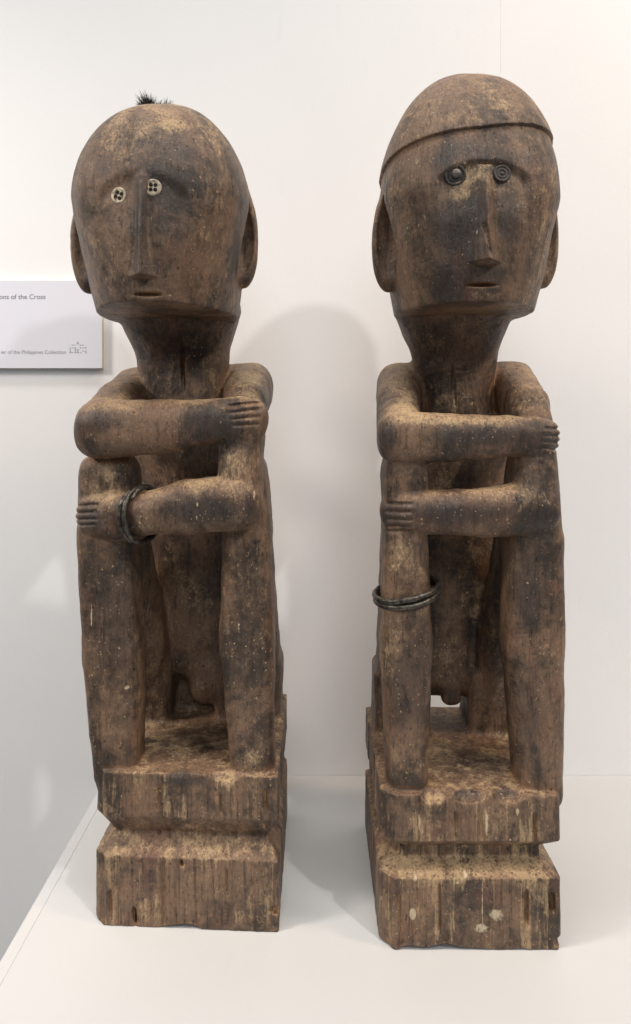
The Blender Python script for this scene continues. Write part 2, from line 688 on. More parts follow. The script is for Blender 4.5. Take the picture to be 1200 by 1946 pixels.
    def finish(self, root, tree, mats, disp, mat_of, stains):
        """displace, split into parts that share their seams, link under root"""
        org = np.array(root.location)
        nrm = self.normals()
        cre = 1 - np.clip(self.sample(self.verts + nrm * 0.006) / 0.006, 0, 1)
        self.verts = disp(self.verts, nrm)
        nrm = self.normals()
        pat, dus, pal = (self.marks(x, nrm) for x in stains)
        # label from the grid point just inside
        gi = np.clip(np.round((self.verts - nrm * self.h * 0.5 - self.lo) / self.h).astype(int), 0, self.n - 1)
        vid = self.ID[gi[:, 0], gi[:, 1], gi[:, 2]].astype(int)
        fv = vid[self.quads]
        # majority label of a face's corners
        cnt = np.stack([(fv == p).sum(1) for p in range(len(self.parts))], 1)
        fid = cnt.argmax(1)
        made = {}
        for p, par in tree:
            pid = self.parts.index(p)
            q = self.quads[fid == pid]
            if len(q) == 0:
                continue
            used, inv = np.unique(q, return_inverse=True)
            q = inv.reshape(-1, 4)
            v = (self.verts[used] - org).astype(f32)
            name = p.split('|')[0]
            me = bpy.data.meshes.new(name)
            me.vertices.add(len(v))
            me.vertices.foreach_set('co', v.ravel())
            me.loops.add(len(q) * 4)
            me.loops.foreach_set('vertex_index', q.ravel().astype(np.int32))
            me.polygons.add(len(q))
            me.polygons.foreach_set('loop_start', np.arange(0, len(q) * 4, 4, dtype=np.int32))
            me.update(calc_edges=True)
            me.polygons.foreach_set('use_smooth', np.ones(len(q), dtype=bool))
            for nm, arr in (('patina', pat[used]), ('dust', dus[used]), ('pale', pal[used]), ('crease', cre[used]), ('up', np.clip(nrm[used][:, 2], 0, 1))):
                at = me.attributes.new(nm, 'FLOAT', 'POINT')
                at.data.foreach_set('value', arr.astype(f32))
            me.normals_split_custom_set_from_vertices(nrm[used].tolist())
            me.materials.append(mats[mat_of(p)])
            o = bpy.data.objects.new(name, me)
            link(o, made[par] if par else root)
            made[p] = o
        return made


def head_form(cx, zj, H, tc, tw, aw, yc, rf, rb, keel, p=2.25):
    """egg-shaped head on a flat-cut jaw. tw/aw: half widths by height, rf: reach of the face by height"""
    def fn(P):
        t = (P[:, 2] - zj) / H
        a = np.interp(np.clip(t, 0, tc), tw, aw).astype(f32)
        f = np.interp(np.clip(t, 0, tc), tw, rf).astype(f32)
        jw = np.clip(1 - t / 0.42, 0, 1).astype(f32)
        x = P[:, 0] - cx
        y = P[:, 1] - yc - 0.014 * jw
        f = f + 0.014 * jw
        pq = p - 0.50 * jw
        front = y < 0
        ye = np.where(front, y + keel * np.abs(x), y)
        ye = np.where(front & (ye > 0), 0, ye)
        r = np.where(front, f, rb)
        w = np.maximum(t - tc, 0) / (1 - tc)
        g = np.sqrt((np.abs(x / a) ** pq + np.abs(ye / r) ** pq) ** (2 / pq) + w ** 2)
        d = (g - 1) * 0.055
        return -smin(-d, -(zj - P[:, 2]).astype(f32), 0.0012)
    return fn


def nose_form(cx, zt, zb, w0, w1, h0, h1, face_y, slope=0.0, pw=1.6):
    def fn(P):
        s = np.clip((zt - P[:, 2]) / (zt - zb), 0, 1)
        w = w0 + (w1 - w0) * s ** pw
        hh = h0 + (h1 - h0) * s
        yf = np.interp(P[:, 2], face_y[0], face_y[1])
        q = yf - P[:, 1]
        x = np.abs(P[:, 0] - cx)
        d = (q - hh * (1 - x / w)) / np.sqrt(1 + (hh / w) ** 2)
        d = np.maximum(d, zb + slope * (q - 0.0) - P[:, 2])
        d = np.maximum(d, P[:, 2] - zt)
        return np.maximum(d, -q - 0.02)
    return fn


def brow_cut(cx, zb, drop, length, half, depth, edge):
    """the face is cut back under an arched brow; the cut fades out down the cheeks"""
    def fn(P):
        x = np.abs(P[:, 0] - cx) / half
        z0 = zb - drop * x ** 2
        t = z0 - P[:, 2]
        up = np.clip(t / edge, 0, 1)
        up = up * up * (3 - 2 * up)
        fade = np.clip(1 - t / length, 0, 1)
        side = np.clip((1.12 - x) / 0.30, 0, 1)
        side = side * side * (3 - 2 * side)
        return (depth * up * fade * side * (P[:, 1] < 0.02)).astype(f32)
    return fn


def base_form(x0, x1, y0, y1, zs, ins, skew, cl, cr):
    """the pedestal: zs = heights of its profile, ins = how far it is cut in there; cl, cr = chamfers of the front corners"""
    cx, ex = (x0 + x1) / 2, (x1 - x0) / 2

    def fn(P):
        z = P[:, 2]
        c = np.interp(z, zs, ins).astype(f32)
        x = P[:, 0] - cx
        y = P[:, 1] - skew * (x1 - P[:, 0])
        dx = np.abs(x) - ex + c * 0.75
        dyf = (y0 - y) + c
        dyb = (y - y1) + c * 0.5
        d = -smin(-dx, -dyf, 0.0010)
        d = np.maximum(d, dyb)
        q = 0.7071
        d = np.maximum(d, ((-x - ex) + (y0 - y) + cl + c * 1.6) * q)
        d = np.maximum(d, ((x - ex) + (y0 - y) + cr + c * 1.6) * q)
        d = -smin(-d, -(zs[0] - z), 0.001)
        d = -smin(-d, -(z - zs[-1]), 0.0015)
        return d * 0.85
    return fn


def wood_disp(seed, znotch):
    def disp(v, n):
        P = v.astype(np.float64)
        low = perlin(P * 26 + seed, seed) * 0.0006
        fine = perlin(P * 190, seed + 2) * 0.00012
        base = np.clip((znotch + 0.050 - P[:, 2]) / 0.004, 0, 1)
        g = perlin(P * np.array([480, 480, 24]), seed + 3)
        g2 = perlin(P * np.array([170, 170, 14]) + 3.3, seed + 4)
        grain = -np.maximum(g - 0.10, 0) * 0.0013 - np.maximum(g2 - 0.28, 0) * 0.0034
        grain *= np.clip(1 - np.abs(n[:, 2]) * 1.3, 0, 1)
        # adze scoops: shallow hollows meeting in low ridges
        sc = cells(P * np.array([72, 72, 40]) + seed * 1.7, seed + 8)
        sc2 = cells(P * np.array([150, 150, 90]) + seed * 0.7, seed + 9)
        adze = (sc - 0.35) * 0.00120 + (sc2 - 0.35) * 0.00022
        d = low * (1 - 0.85 * base) + fine + grain * base + adze * (1 - base) * (1 - 0.6 * np.clip((P[:, 2] - 0.455) / 0.01, 0, 1))
        d = d + (1 - base) * (-np.maximum(perlin(P * np.array([300, 300, 22]) + 7, seed + 6) - 0.55, 0) * 0.0016)
        out = P + n * d[:, None]
        # worn, ragged foot of the pedestal
        foot = np.clip((0.010 - P[:, 2]) / 0.010, 0, 1) ** 1.5
        rag = np.maximum(perlin(np.stack([P[:, 0] * 75, P[:, 1] * 75, P[:, 2] * 0], 1), seed + 7) + 0.1, 0) * 0.0050
        out[:, 2] += foot * rag
        out[:, 2] = np.maximum(out[:, 2], 0.0002)
        return out
    return disp


M_body_a = make_wood('old_carved_wood', 1.0, False)
M_base_a = make_wood('weathered_end_wood', 1.0, True)
M_body_b = make_wood('old_carved_wood_dark', 4.6, False)
M_base_b = make_wood('weathered_end_wood_pale', 4.6, True)
MATS = {'a': M_body_a, 'ab': M_base_a, 'b': M_body_b, 'bb': M_base_b}
VOX = 0.00092

TREE = [('head', None), ('nose', 'head'), ('ear|l', 'head'), ('ear|r', 'head'), ('cap', 'head'), ('neck', None), ('torso', None),
        ('arm|l', None), ('hand|l', 'arm|l'), ('arm|r', None), ('hand|r', 'arm|r'),
        ('leg|l', None), ('leg|r', None), ('pedestal', None), ('lower_block', 'pedestal')]


def run(cv, root, letter, seed, zn, stains):
    tree = [(p, q) for p, q in TREE if p in cv.parts]
    cv.solve().surface()
    made = cv.finish(root, tree, MATS, wood_disp(seed, zn), lambda p: letter + ('b' if p in ('pedestal', 'lower_block') else ''), stains)
    cv.V = cv.ID = None
    return made


def ear(cv, part, x, y, z, side, hh, reach):
    cv.blob(part, (x, y, z), (reach, 0.0078, hh), k=0.002, p=2.2)
    cv.blob(part, (x + side * 0.0005, y - 0.0110, z + 0.001), (reach - 0.0014, 0.0110, hh - 0.0050), k=0.0012, kind='s')


# ------------------------------------------------------------------ figure with button eyes
root_a = link(bpy.data.objects.new('carved_figure', None))
root_a.location = (-0.097, 0.08, 0)
tag(root_a, 'carved wooden seated figure with white button eyes and a black hair tuft', 'statue', 'carved wooden seated figures on the plinth')

A = Carving((-0.212, -0.062, -0.003), (-0.018, 0.172, 0.640), VOX)
# pedestal
ZA = 0.0645
A.add('u', base_form(-0.1675, -0.0270, 0.006, 0.158, [0.0, 0.052, 0.0632, 0.0655, 0.083, 0.1152], [0.0, 0.0, 0.0120, 0.0120, 0.0005, 0.001], 0.055, 0.008, 0.0015),
      (-0.17, 0.0, 0.0), (-0.025, 0.17, 0.117), 0.003, 'pedestal')
A.add('p', lambda P: P[:, 2] - ZA, (-0.17, 0, 0), (-0.025, 0.17, ZA), 0, 'lower_block')
# shins
A.limb('leg|l', [((-0.1535, 0.036, 0.112), 0.0180, 0.0185), ((-0.1575, 0.036, 0.205), 0.0222, 0.022), ((-0.1620, 0.036, 0.285), 0.0218, 0.021), ((-0.1610, 0.036, 0.332), 0.0215, 0.021)], 0.0018, 0.0012, p=3.6)
A.limb('leg|r', [((-0.0480, 0.030, 0.112), 0.0165, 0.0185), ((-0.0530, 0.032, 0.212), 0.0212, 0.021), ((-0.0530, 0.034, 0.285), 0.0188, 0.020), ((-0.0550, 0.034, 0.335), 0.0172, 0.019)], 0.0018, 0.0012, p=3.6)
# thighs and hips
A.limb('leg|l', [((-0.1590, 0.042, 0.328), 0.019, 0.019), ((-0.1520, 0.085, 0.225), 0.0185, 0.023), ((-0.1460, 0.118, 0.150), 0.0195, 0.028)], 0.005, 0.0015, p=2.6)
A.limb('leg|r', [((-0.0555, 0.042, 0.325), 0.018, 0.019), ((-0.0530, 0.088, 0.225), 0.0190, 0.023), ((-0.0520, 0.120, 0.150), 0.0215, 0.028)], 0.005, 0.0015, p=2.6)
A.block('leg|l', (-0.1655, 0.094, 0.108), (-0.1270, 0.150, 0.170), 0.008, 0.006)
A.block('leg|r', (-0.0890, 0.098, 0.108), (-0.0310, 0.152, 0.170), 0.008, 0.006)
# torso and neck
A.limb('torso', [((-0.1040, 0.128, 0.165), 0.052, 0.024), ((-0.1090, 0.122, 0.280), 0.052, 0.026), ((-0.1130, 0.116, 0.350), 0.053, 0.024), ((-0.1130, 0.108, 0.392), 0.036, 0.024)], 0.006, 0.004, p=1.9)
A.limb('torso', [((-0.1590, 0.120, 0.405), 0.020, 0.020), ((-0.0640, 0.122, 0.4105), 0.020, 0.020)], 0.006, u=(0, 1, 0), p=2.6)
A.limb('neck', [((-0.1145, 0.098, 0.395), 0.0365, 0.030), ((-0.1150, 0.098, 0.434), 0.0385, 0.031), ((-0.1165, 0.092, 0.470), 0.0520, 0.043)], 0.006, 0.004, p=2.2)
A.block('torso', (-0.1350, 0.122, 0.108), (-0.0800, 0.150, 0.180), 0.006, 0.006)
A.blob('torso', (-0.0985, 0.110, 0.146), (0.015, 0.015, 0.020), 0.008)
# head
zjA, HA = 0.4617, 0.1605
A.add('u', head_form(-0.1170, zjA, HA, 0.5, [0, 0.12, 0.3, 0.5], [0.0540, 0.0570, 0.0610, 0.0660], 0.042, [0.0735, 0.0765, 0.0790, 0.0790], 0.062, 0.15),
      (-0.19, -0.045, zjA), (-0.045, 0.108, zjA + HA), 0.003, 'head')
faceA = ([0.46, 0.48, 0.51, 0.545, 0.58, 0.60, 0.62], [-0.0310, -0.0340, -0.0365, -0.0370, -0.028, -0.012, 0.02])
A.add('g', brow_cut(-0.1175, 0.5520, 0.014, 0.046, 0.031, 0.0020, 0.0110), (-0.165, -0.05, 0.495), (-0.070, 0.03, 0.565))
A.add('u', nose_form(-0.1175, 0.5560, 0.4775, 0.0038, 0.0100, 0.0012, 0.0120, faceA, 0.0, 4.0), (-0.131, -0.056, 0.477), (-0.104, -0.02, 0.556), 0.0006, 'nose')
mz = 0.4664
A.blob('head', (-0.1150, -0.0345, mz), (0.0132, 0.0070, 0.0013), 0.0004, 's')
A.blob('head', (-0.1150, -0.0362, mz - 0.0016), (0.0122, 0.0036, 0.0016), 0.0006, 's')
ear(A, 'ear|l', -0.1790, 0.044, 0.5195, -1, 0.0395, 0.0155)
ear(A, 'ear|r', -0.0575, 0.044, 0.5215, 1, 0.0375, 0.0120)
# viewer-left arm: shoulder, elbow on the knee, forearm across on top, hand on the other arm
A.limb('arm|l', [((-0.1600, 0.112, 0.4010), 0.0210, 0.0225), ((-0.1615, 0.060, 0.3885), 0.0185, 0.0210), ((-0.1605, 0.018, 0.3730), 0.0205, 0.0215)], 0.006, 0.0015, p=2.5)
A.limb('arm|l', [((-0.1585, 0.018, 0.3735), 0.0215, 0.0220), ((-0.1150, 0.012, 0.3745), 0.0195, 0.0205), ((-0.0800, 0.010, 0.3785), 0.0165, 0.0165)], 0.0018, 0.0012, u=(0, 1, 0), p=2.6)
A.limb('hand|l', [((-0.0790, 0.009, 0.3790), 0.0135, 0.0165), ((-0.0560, 0.009, 0.3800), 0.0120, 0.0178), ((-0.0470, 0.013, 0.3790), 0.0110, 0.0165)], 0.0018, 0.0012, u=(0, 1, 0), p=2.4)
# viewer-right arm: shoulder, down to the lower elbow, forearm back across, hand on the left shin
A.limb('arm|r', [((-0.0595, 0.112, 0.4060), 0.0210, 0.0230), ((-0.0572, 0.054, 0.3890), 0.0178, 0.0215), ((-0.0560, 0.020, 0.3640), 0.0165, 0.0190), ((-0.0570, 0.014, 0.3190), 0.0172, 0.0190)], 0.004, 0.0015, p=2.6)
A.limb('arm|r', [((-0.0600, 0.012, 0.3190), 0.0200, 0.0205), ((-0.0950, 0.010, 0.3150), 0.0180, 0.0205), ((-0.1230, 0.011, 0.3110), 0.0160, 0.0162)], 0.0018, 0.0012, u=(0, 1, 0), p=2.6)
A.limb('hand|r', [((-0.1250, 0.012, 0.3105), 0.0145, 0.0162), ((-0.1500, 0.014, 0.3080), 0.0125, 0.0175), ((-0.1690, 0.022, 0.3075), 0.0120, 0.0165)], 0.0018, 0.0012, u=(0, 1, 0), p=2.4)
# finger cuts
for k_, (za, zb) in enumerate(((772, 765), (785, 777), (797, 791), (808, 806))):
    A.groove(W(432 + 4 * k_, za, 0.0), W(496, zb, 0.010), 0.0016, 0.0010)
for k_, (za, zb) in enumerate(((961, 964), (975, 977), (988, 989), (999, 1000))):
    A.groove(W(183 - 3 * (k_ % 2), za, 0.002), W(136, zb, 0.012), 0.0016, 0.0010)
# chisel chips along the front edge of the seat
for q0, q1, yy, dp in (((346, 640), (349, 745), 0.066, 0.0035), ((259, 225), (262, 335), -0.01, 0.0012), ((340, 900), (346, 935), 0.09, 0.0025), ((430, 1120), (436, 1200), 0.012, 0.0012), ((176, 1130), (180, 1230), 0.016, 0.0012)):
    A.groove(W(*q0, yy), W(*q1, yy), dp, 0.0010)
for px, wd in ((255, 0.013), (340, 0.022), (425, 0.015)):
    c = W(px, 1480, 0.011)
    A.blob('pedestal', (c[0], c[1] - 0.006, 0.1165), (wd, 0.0085, 0.0075), 0.001, 's', 2.0)
for px, p0, p1, dp in ((252, 1735, 1765, 0.005), (343, 1640, 1652, 0.004), (300, 1500, 1545, 0.002), (418, 1510, 1550, 0.002), (505, 1500, 1540, 0.0025), (430, 1650, 1700, 0.002), (205, 1700, 1750, 0.0022)):
    A.groove(W(px, p0, 0.008), W(px + 2, p1, 0.008), dp, 0.0011)
for px, py, r in ((186, 1765, 0.007), (262, 1775, 0.005), (335, 1781, 0.004), (430, 1783, 0.005), (528, 1720, 0.004)):
    c = W(px, py, 0.010)
    A.blob('pedestal', (c[0], c[1] - 0.003, c[2] - 0.002), (r * 1.4, 0.006, r * 0.9), 0.001, 's')
PAT_A = [(264, 440, -0.04, 22, 110, 1.0), (300, 335, -0.03, 50, 30, 0.55), (262, 280, -0.01, 22, 70, 0.8), (215, 335, -0.02, 40, 30, 0.7), (330, 300, -0.02, 60, 40, 0.5),
         (350, 500, -0.03, 45, 70, 0.35), (360, 235, 0.02, 60, 30, 0.45), (270, 500, -0.045, 45, 30, 0.8),
         (200, 800, 0.0, 60, 26, 0.75), (410, 800, 0.0, 55, 32, 0.7), (385, 965, 0.0, 95, 32, 0.9), (165, 985, 0.005, 35, 30, 0.9), (140, 810, 0.01, 25, 30, 0.8),
         (210, 1180, 0.015, 60, 140, 0.5), (470, 1250, 0.012, 45, 140, 0.5), (470, 960, 0.0, 30, 40, 0.6), (340, 1490, 0.005, 60, 14, 0.9)]
DUS_A = [(330, 260, -0.01, 60, 25, 0.7), (400, 470, 0.0, 70, 60, 0.45), (210, 775, 0.0, 60, 12, 0.7), (195, 930, 0.01, 40, 40, 0.6), (440, 890, 0.01, 40, 45, 0.5),
         (290, 960, 0.0, 22, 40, 0.5), (475, 1440, 0.012, 25, 18, 0.9), (350, 1615, 0.012, 160, 18, 0.3), (430, 1490, 0.005, 28, 14, 0.9), (265, 1490, 0.005, 28, 14, 0.8), (470, 790, 0.0, 30, 30, 0.4)]
PAL_A = [(376, 958, -0.006, 2.5, 7, 0.9), (375, 985, -0.006, 2.5, 8, 0.9), (484, 938, 0.0, 2.5, 14, 0.8), (462, 965, -0.004, 7, 5, 0.6), (240, 1310, 0.014, 7, 5, 0.8), (454, 1200, 0.012, 3, 40, 0.6), (176, 1170, 0.018, 2, 40, 0.8)]
PARTS_A = run(A, root_a, 'a', 11, ZA, (PAT_A, DUS_A, PAL_A))

# ------------------------------------------------------------------ figure with stud eyes and a cap
root_b = link(bpy.data.objects.new('carved_figure', None))
root_b.location = (0.112, 0.06, 0)
tag(root_b, 'carved wooden seated figure with dark metal stud eyes and a smooth cap', 'statue', 'carved wooden seated figures on the plinth')

B = Carving((0.028, -0.052, -0.003), (0.214, 0.160, 0.662), VOX)
ZB = 0.0640
B.add('u', base_form(0.0462, 0.1765, -0.0105, 0.140, [0.0, 0.0512, 0.0580, 0.0665, 0.0780, 0.1108], [0.0, 0.0, 0.0150, 0.0150, 0.0005, 0.001], 0.0, 0.0105, 0.002),
      (0.044, -0.013, 0.0), (0.179, 0.142, 0.112), 0.003, 'pedestal')
B.add('p', lambda P: P[:, 2] - ZB, (0.044, -0.013, 0), (0.179, 0.142, ZB), 0, 'lower_block')
B.limb('leg|l', [((0.0680, 0.014, 0.108), 0.0148, 0.0180), ((0.0680, 0.016, 0.205), 0.0195, 0.021), ((0.0675, 0.018, 0.285), 0.0168, 0.0195), ((0.0675, 0.018, 0.345), 0.0165, 0.0195)], 0.0018, 0.0012, p=3.2)
B.limb('leg|r', [((0.1665, 0.014, 0.108), 0.0168, 0.0190), ((0.1630, 0.016, 0.212), 0.0223, 0.022), ((0.1640, 0.018, 0.285), 0.0208, 0.021), ((0.1635, 0.018, 0.345), 0.0165, 0.019)], 0.0018, 0.0012, p=3.0)
B.limb('leg|l', [((0.0675, 0.026, 0.335), 0.016, 0.019), ((0.0700, 0.070, 0.225), 0.0180, 0.022), ((0.0730, 0.104, 0.150), 0.0200, 0.027)], 0.005, 0.0015, p=2.6)
B.limb('leg|r', [((0.1640, 0.026, 0.335), 0.017, 0.019), ((0.1590, 0.070, 0.225), 0.0180, 0.022), ((0.1540, 0.104, 0.150), 0.0200, 0.027)], 0.005, 0.0015, p=2.6)
B.block('leg|l', (0.0510, 0.080, 0.104), (0.0985, 0.134, 0.165), 0.008, 0.006)
B.block('leg|r', (0.1320, 0.080, 0.104), (0.1720, 0.134, 0.165), 0.006, 0.006)
B.limb('torso', [((0.1140, 0.108, 0.156), 0.050, 0.022), ((0.1180, 0.102, 0.280), 0.052, 0.026), ((0.1220, 0.098, 0.350), 0.053, 0.024), ((0.1210, 0.092, 0.390), 0.034, 0.024)], 0.006, 0.004, p=1.75)
B.limb('torso', [((0.0760, 0.104, 0.4090), 0.019, 0.0195), ((0.1680, 0.106, 0.4105), 0.019, 0.0195)], 0.006, u=(0, 1, 0), p=2.6)
B.limb('neck', [((0.1190, 0.086, 0.392), 0.0300, 0.026), ((0.1185, 0.085, 0.432), 0.0350, 0.029), ((0.1170, 0.080, 0.470), 0.0500, 0.041)], 0.006, 0.004, p=2.2)
B.limb('torso', [((0.1170, 0.090, 0.160), 0.0045, 0.0050), ((0.1170, 0.089, 0.140), 0.0085, 0.0065)], 0.004)
zjB, HB = 0.4632, 0.1785
hb = head_form(0.1170, zjB, HB, 0.45, [0, 0.12, 0.3, 0.45], [0.0535, 0.0580, 0.0615, 0.0665], 0.034, [0.0560, 0.0605, 0.0640, 0.0650], 0.066, 0.09, 2.3)
B.add('u', hb, (0.045, -0.034, zjB), (0.19, 0.105, zjB + HB), 0.003, 'head')
faceB = ([0.46, 0.48, 0.51, 0.545, 0.58, 0.60, 0.63], [-0.0215, -0.0265, -0.0295, -0.0305, -0.026, -0.016, 0.01])


def cap_form(P):
    zc = 0.5825 + 0.12 * (P[:, 0] - 0.117) - 0.10 * (P[:, 1] + 0.02)
    return np.maximum(hb(P) - 0.0019, (zc - P[:, 2]) * 0.95).astype(f32)


B.add('u', cap_form, (0.04, -0.04, 0.555), (0.195, 0.11, zjB + HB + 0.003), 0.0006, 'cap')
EB = (W(863, 340, -0.022), W(949, 338, -0.022))
B.add('g', brow_cut(0.1165, 0.5605, 0.010, 0.036, 0.031, 0.0034, 0.0062), (0.070, -0.045, 0.510), (0.165, 0.03, 0.570))
NXB = 0.1168
B.add('u', nose_form(NXB, 0.5560, 0.4890, 0.0048, 0.0114, 0.0020, 0.0145, faceB), (0.103, -0.052, 0.482), (0.131, -0.012, 0.556), 0.0006, 'nose')
mzb = 0.4744
B.blob('head', (0.1155, -0.0265, mzb), (0.0140, 0.0075, 0.0014), 0.0004, 's')
B.blob('head', (0.1155, -0.0285, mzb - 0.0018), (0.0132, 0.0040, 0.0018), 0.0006, 's')
ear(B, 'ear|l', 0.0565, 0.032, 0.5180, -1, 0.0390, 0.0125)
ear(B, 'ear|r', 0.1765, 0.032, 0.5210, 1, 0.0395, 0.0125)
B.limb('arm|l', [((0.0735, 0.094, 0.4050), 0.0205, 0.0225), ((0.0660, 0.050, 0.3890), 0.0170, 0.0210), ((0.0625, 0.008, 0.3680), 0.0175, 0.0200)], 0.006, 0.0015, p=2.4)
B.limb('arm|l', [((0.0640, 0.008, 0.3665), 0.0185, 0.0195), ((0.1000, 0.006, 0.3670), 0.0165, 0.0180), ((0.1420, 0.005, 0.3680), 0.0155, 0.0155)], 0.0018, 0.0012, u=(0, 1, 0), p=2.6)
B.limb('hand|l', [((0.1420, 0.005, 0.3680), 0.0150, 0.0155), ((0.1620, 0.006, 0.3670), 0.0135, 0.0155), ((0.1705, 0.010, 0.3660), 0.0105, 0.0145)], 0.0018, 0.0012, u=(0, 1, 0), p=2.4)
B.limb('arm|r', [((0.1715, 0.098, 0.4070), 0.0205, 0.0225), ((0.1690, 0.046, 0.3870), 0.0165, 0.0210), ((0.1635, 0.014, 0.3570), 0.0155, 0.0185), ((0.1620, 0.008, 0.3180), 0.0168, 0.0185)], 0.004, 0.0015, p=2.5)
B.limb('arm|r', [((0.1610, 0.007, 0.3160), 0.0180, 0.0195), ((0.1250, 0.004, 0.3120), 0.0170, 0.0180), ((0.0900, 0.004, 0.3120), 0.0155, 0.0160)], 0.0018, 0.0012, u=(0, 1, 0), p=2.6)
B.limb('hand|r', [((0.0900, 0.004, 0.3120), 0.0145, 0.0160), ((0.0690, 0.005, 0.3120), 0.0125, 0.0150), ((0.0600, 0.011, 0.3120), 0.0115, 0.0140)], 0.0018, 0.0012, u=(0, 1, 0), p=2.4)
for k_, (za, zb) in enumerate(((814, 816), (827, 829), (838, 842), (850, 856))):
    B.groove(W(1036 - 3 * k_, za, -0.005), W(1072, zb, 0.006), 0.0016, 0.0010)
for k_, (za, zb) in enumerate(((957, 957), (972, 972), (987, 987), (1000, 1001), (1009, 1010))):
    B.groove(W(785 - 3 * (k_ % 2), za, -0.006), W(735, zb, 0.003), 0.0016, 0.0010)
for q0, q1, yy, dp in (((920, 425), (933, 488), -0.035, 0.0022), ((862, 690), (868, 770), 0.055, 0.0025), ((765, 1300), (782, 1370), -0.004, 0.0016), ((870, 703), (892, 703), 0.052, 0.0018), ((1010, 1180), (1013, 1260), -0.004, 0.0012)):
    B.groove(W(*q0, yy), W(*q1, yy), dp, 0.0010)
for px, wd in ((825, 0.011), (890, 0.014), (965, 0.013)):
    c = W(px, 1520, -0.004)
    B.blob('pedestal', (c[0], c[1] - 0.006, 0.1120), (wd, 0.0085, 0.0075), 0.001, 's', 2.0)
for px, p0, p1, dp in ((1048, 1695, 1735, 0.005), (915, 1540, 1600, 0.002), (835, 1670, 1770, 0.0022), (1000, 1690, 1760, 0.0025), (1015, 1545, 1600, 0.003), (866, 1540, 1595, 0.0018), (760, 1690, 1780, 0.0022)):
    B.groove(W(px, p0, -0.008), W(px + 2, p1, -0.008), dp, 0.0011)
for px, py, r in ((795, 1812, 0.004), (1030, 1812, 0.005), (1068, 1780, 0.005), (720, 1790, 0.006)):
    c = W(px, py, -0.006)
    B.blob('pedestal', (c[0], c[1] - 0.003, c[2] - 0.002), (r * 1.4, 0.006, r * 0.9), 0.001, 's')
PAT_B = [(880, 290, -0.025, 75, 26, 0.7), (830, 320, -0.015, 40, 25, 0.7), (985, 320, -0.01, 30, 25, 0.7), (860, 430, -0.03, 60, 60, 0.8), (962, 420, -0.02, 40, 60, 0.7),
         (912, 400, -0.035, 18, 60, 0.9), (915, 475, -0.04, 40, 30, 0.7), (850, 540, -0.02, 40, 60, 0.6), (930, 525, -0.02, 60, 25, 0.6), (880, 215, 0.0, 50, 30, 0.6),
         (930, 828, -0.01, 120, 22, 0.95), (840, 880, -0.01, 80, 14, 0.6), (735, 830, 0.0, 22, 40, 0.9), (860, 975, -0.012, 120, 26, 0.9), (755, 985, -0.008, 35, 35, 1.0), (1050, 830, -0.008, 30, 28, 0.7),
         (1030, 980, -0.008, 40, 30, 0.7), (1000, 1130, -0.004, 35, 80, 0.75), (770, 1320, -0.002, 40, 90, 0.6), (1010, 1350, -0.004, 40, 90, 0.5), (890, 1520, -0.01, 34, 10, 1.0), (960, 1518, -0.01, 30, 10, 0.9)]
DUS_B = [(860, 375, -0.02, 55, 35, 0.9), (950, 365, -0.018, 40, 25, 0.8), (900, 335, -0.02, 25, 20, 0.7), (1010, 420, 0.0, 30, 90, 0.6), (830, 800, -0.005, 110, 10, 0.8), (780, 770, 0.0, 30, 30, 0.8),
         (1000, 960, -0.008, 40, 22, 0.5), (770, 1060, -0.002, 30, 40, 0.5), (900, 1648, 0.0, 140, 22, 0.8), (910, 1050, 0.08, 30, 120, 0.6), (825, 1522, -0.008, 26, 10, 0.9), (775, 880, 0.0, 25, 30, 0.5)]
PAL_B = [(785, 1738, -0.0105, 8, 14, 1.0), (918, 1765, -0.0105, 16, 11, 0.9), (945, 1740, -0.0105, 20, 16, 0.85), (926, 1570, -0.0105, 3, 32, 1.0), (917, 1720, -0.0105, 2, 60, 0.8), (798, 1565, -0.0105, 3, 26, 0.7),
         (985, 1545, -0.0105, 4, 8, 0.9), (788, 1660, -0.005, 6, 8, 0.8), (884, 1658, -0.005, 5, 5, 0.9), (866, 1668, -0.005, 6, 4, 0.8), (790, 315, -0.01, 6, 14, 0.7), (916, 432, -0.045, 3, 14, 0.8), (760, 1090, -0.006, 5, 7, 0.7)]
PARTS_B = run(B, root_b, 'b', 23, ZB, (PAT_B, DUS_B, PAL_B))

# ------------------------------------------------------------------ eyes
M_bone = plain('yellowed_shell_button', (0.47, 0.39, 0.28), 0.6, vary=0.55, bump=0.7, scale=300)
M_hole = plain('dark_hole', (0.008, 0.006, 0.005), 0.9)
M_iron = plain('dark_iron', (0.042, 0.036, 0.032), 0.55, metal=0.2, bump=0.35, scale=650, vary=0.5)
M_stud = plain('worn_iron_knob', (0.15, 0.13, 0.118), 0.5, metal=0.3, bump=0.35, scale=700, vary=0.4)


def lathe(profile, seg=40):
    """profile (radius, height) turned round +z"""
    v, f = [], []
    for r, z in profile:
        for k in range(seg):
            a = 2 * math.pi * k / seg
            v.append((r * math.cos(a), r * math.sin(a), z))
    for i in range(len(profile) - 1):
        for k in range(seg):
            k2 = (k + 1) % seg
            f.append((i * seg + k, i * seg + k2, (i + 1) * seg + k2, (i + 1) * seg + k))
    f.append(tuple((len(profile) - 1) * seg + k for k in range(seg)))
    f.append(tuple(range(seg - 1, -1, -1)))
    return v, f


def turned(name, profile, mat, loc, nrm, parent, spin=0.0, squash=1.0):
    R = Vector(nrm).to_track_quat('Z', 'Y').to_matrix()
    v, f = lathe(profile)
    pts = []
    c, s = math.cos(spin), math.sin(spin)
    root = parent
    while root.parent is not None:
        root = root.parent
    L = Vector(loc) - root.location
    for x, y, z in v:
        x *= squash
        pts.append(L + R @ Vector((c * x - s * y, s * x + c * y, z)))
    return mesh_obj(name, pts, f, mat, parent, True)


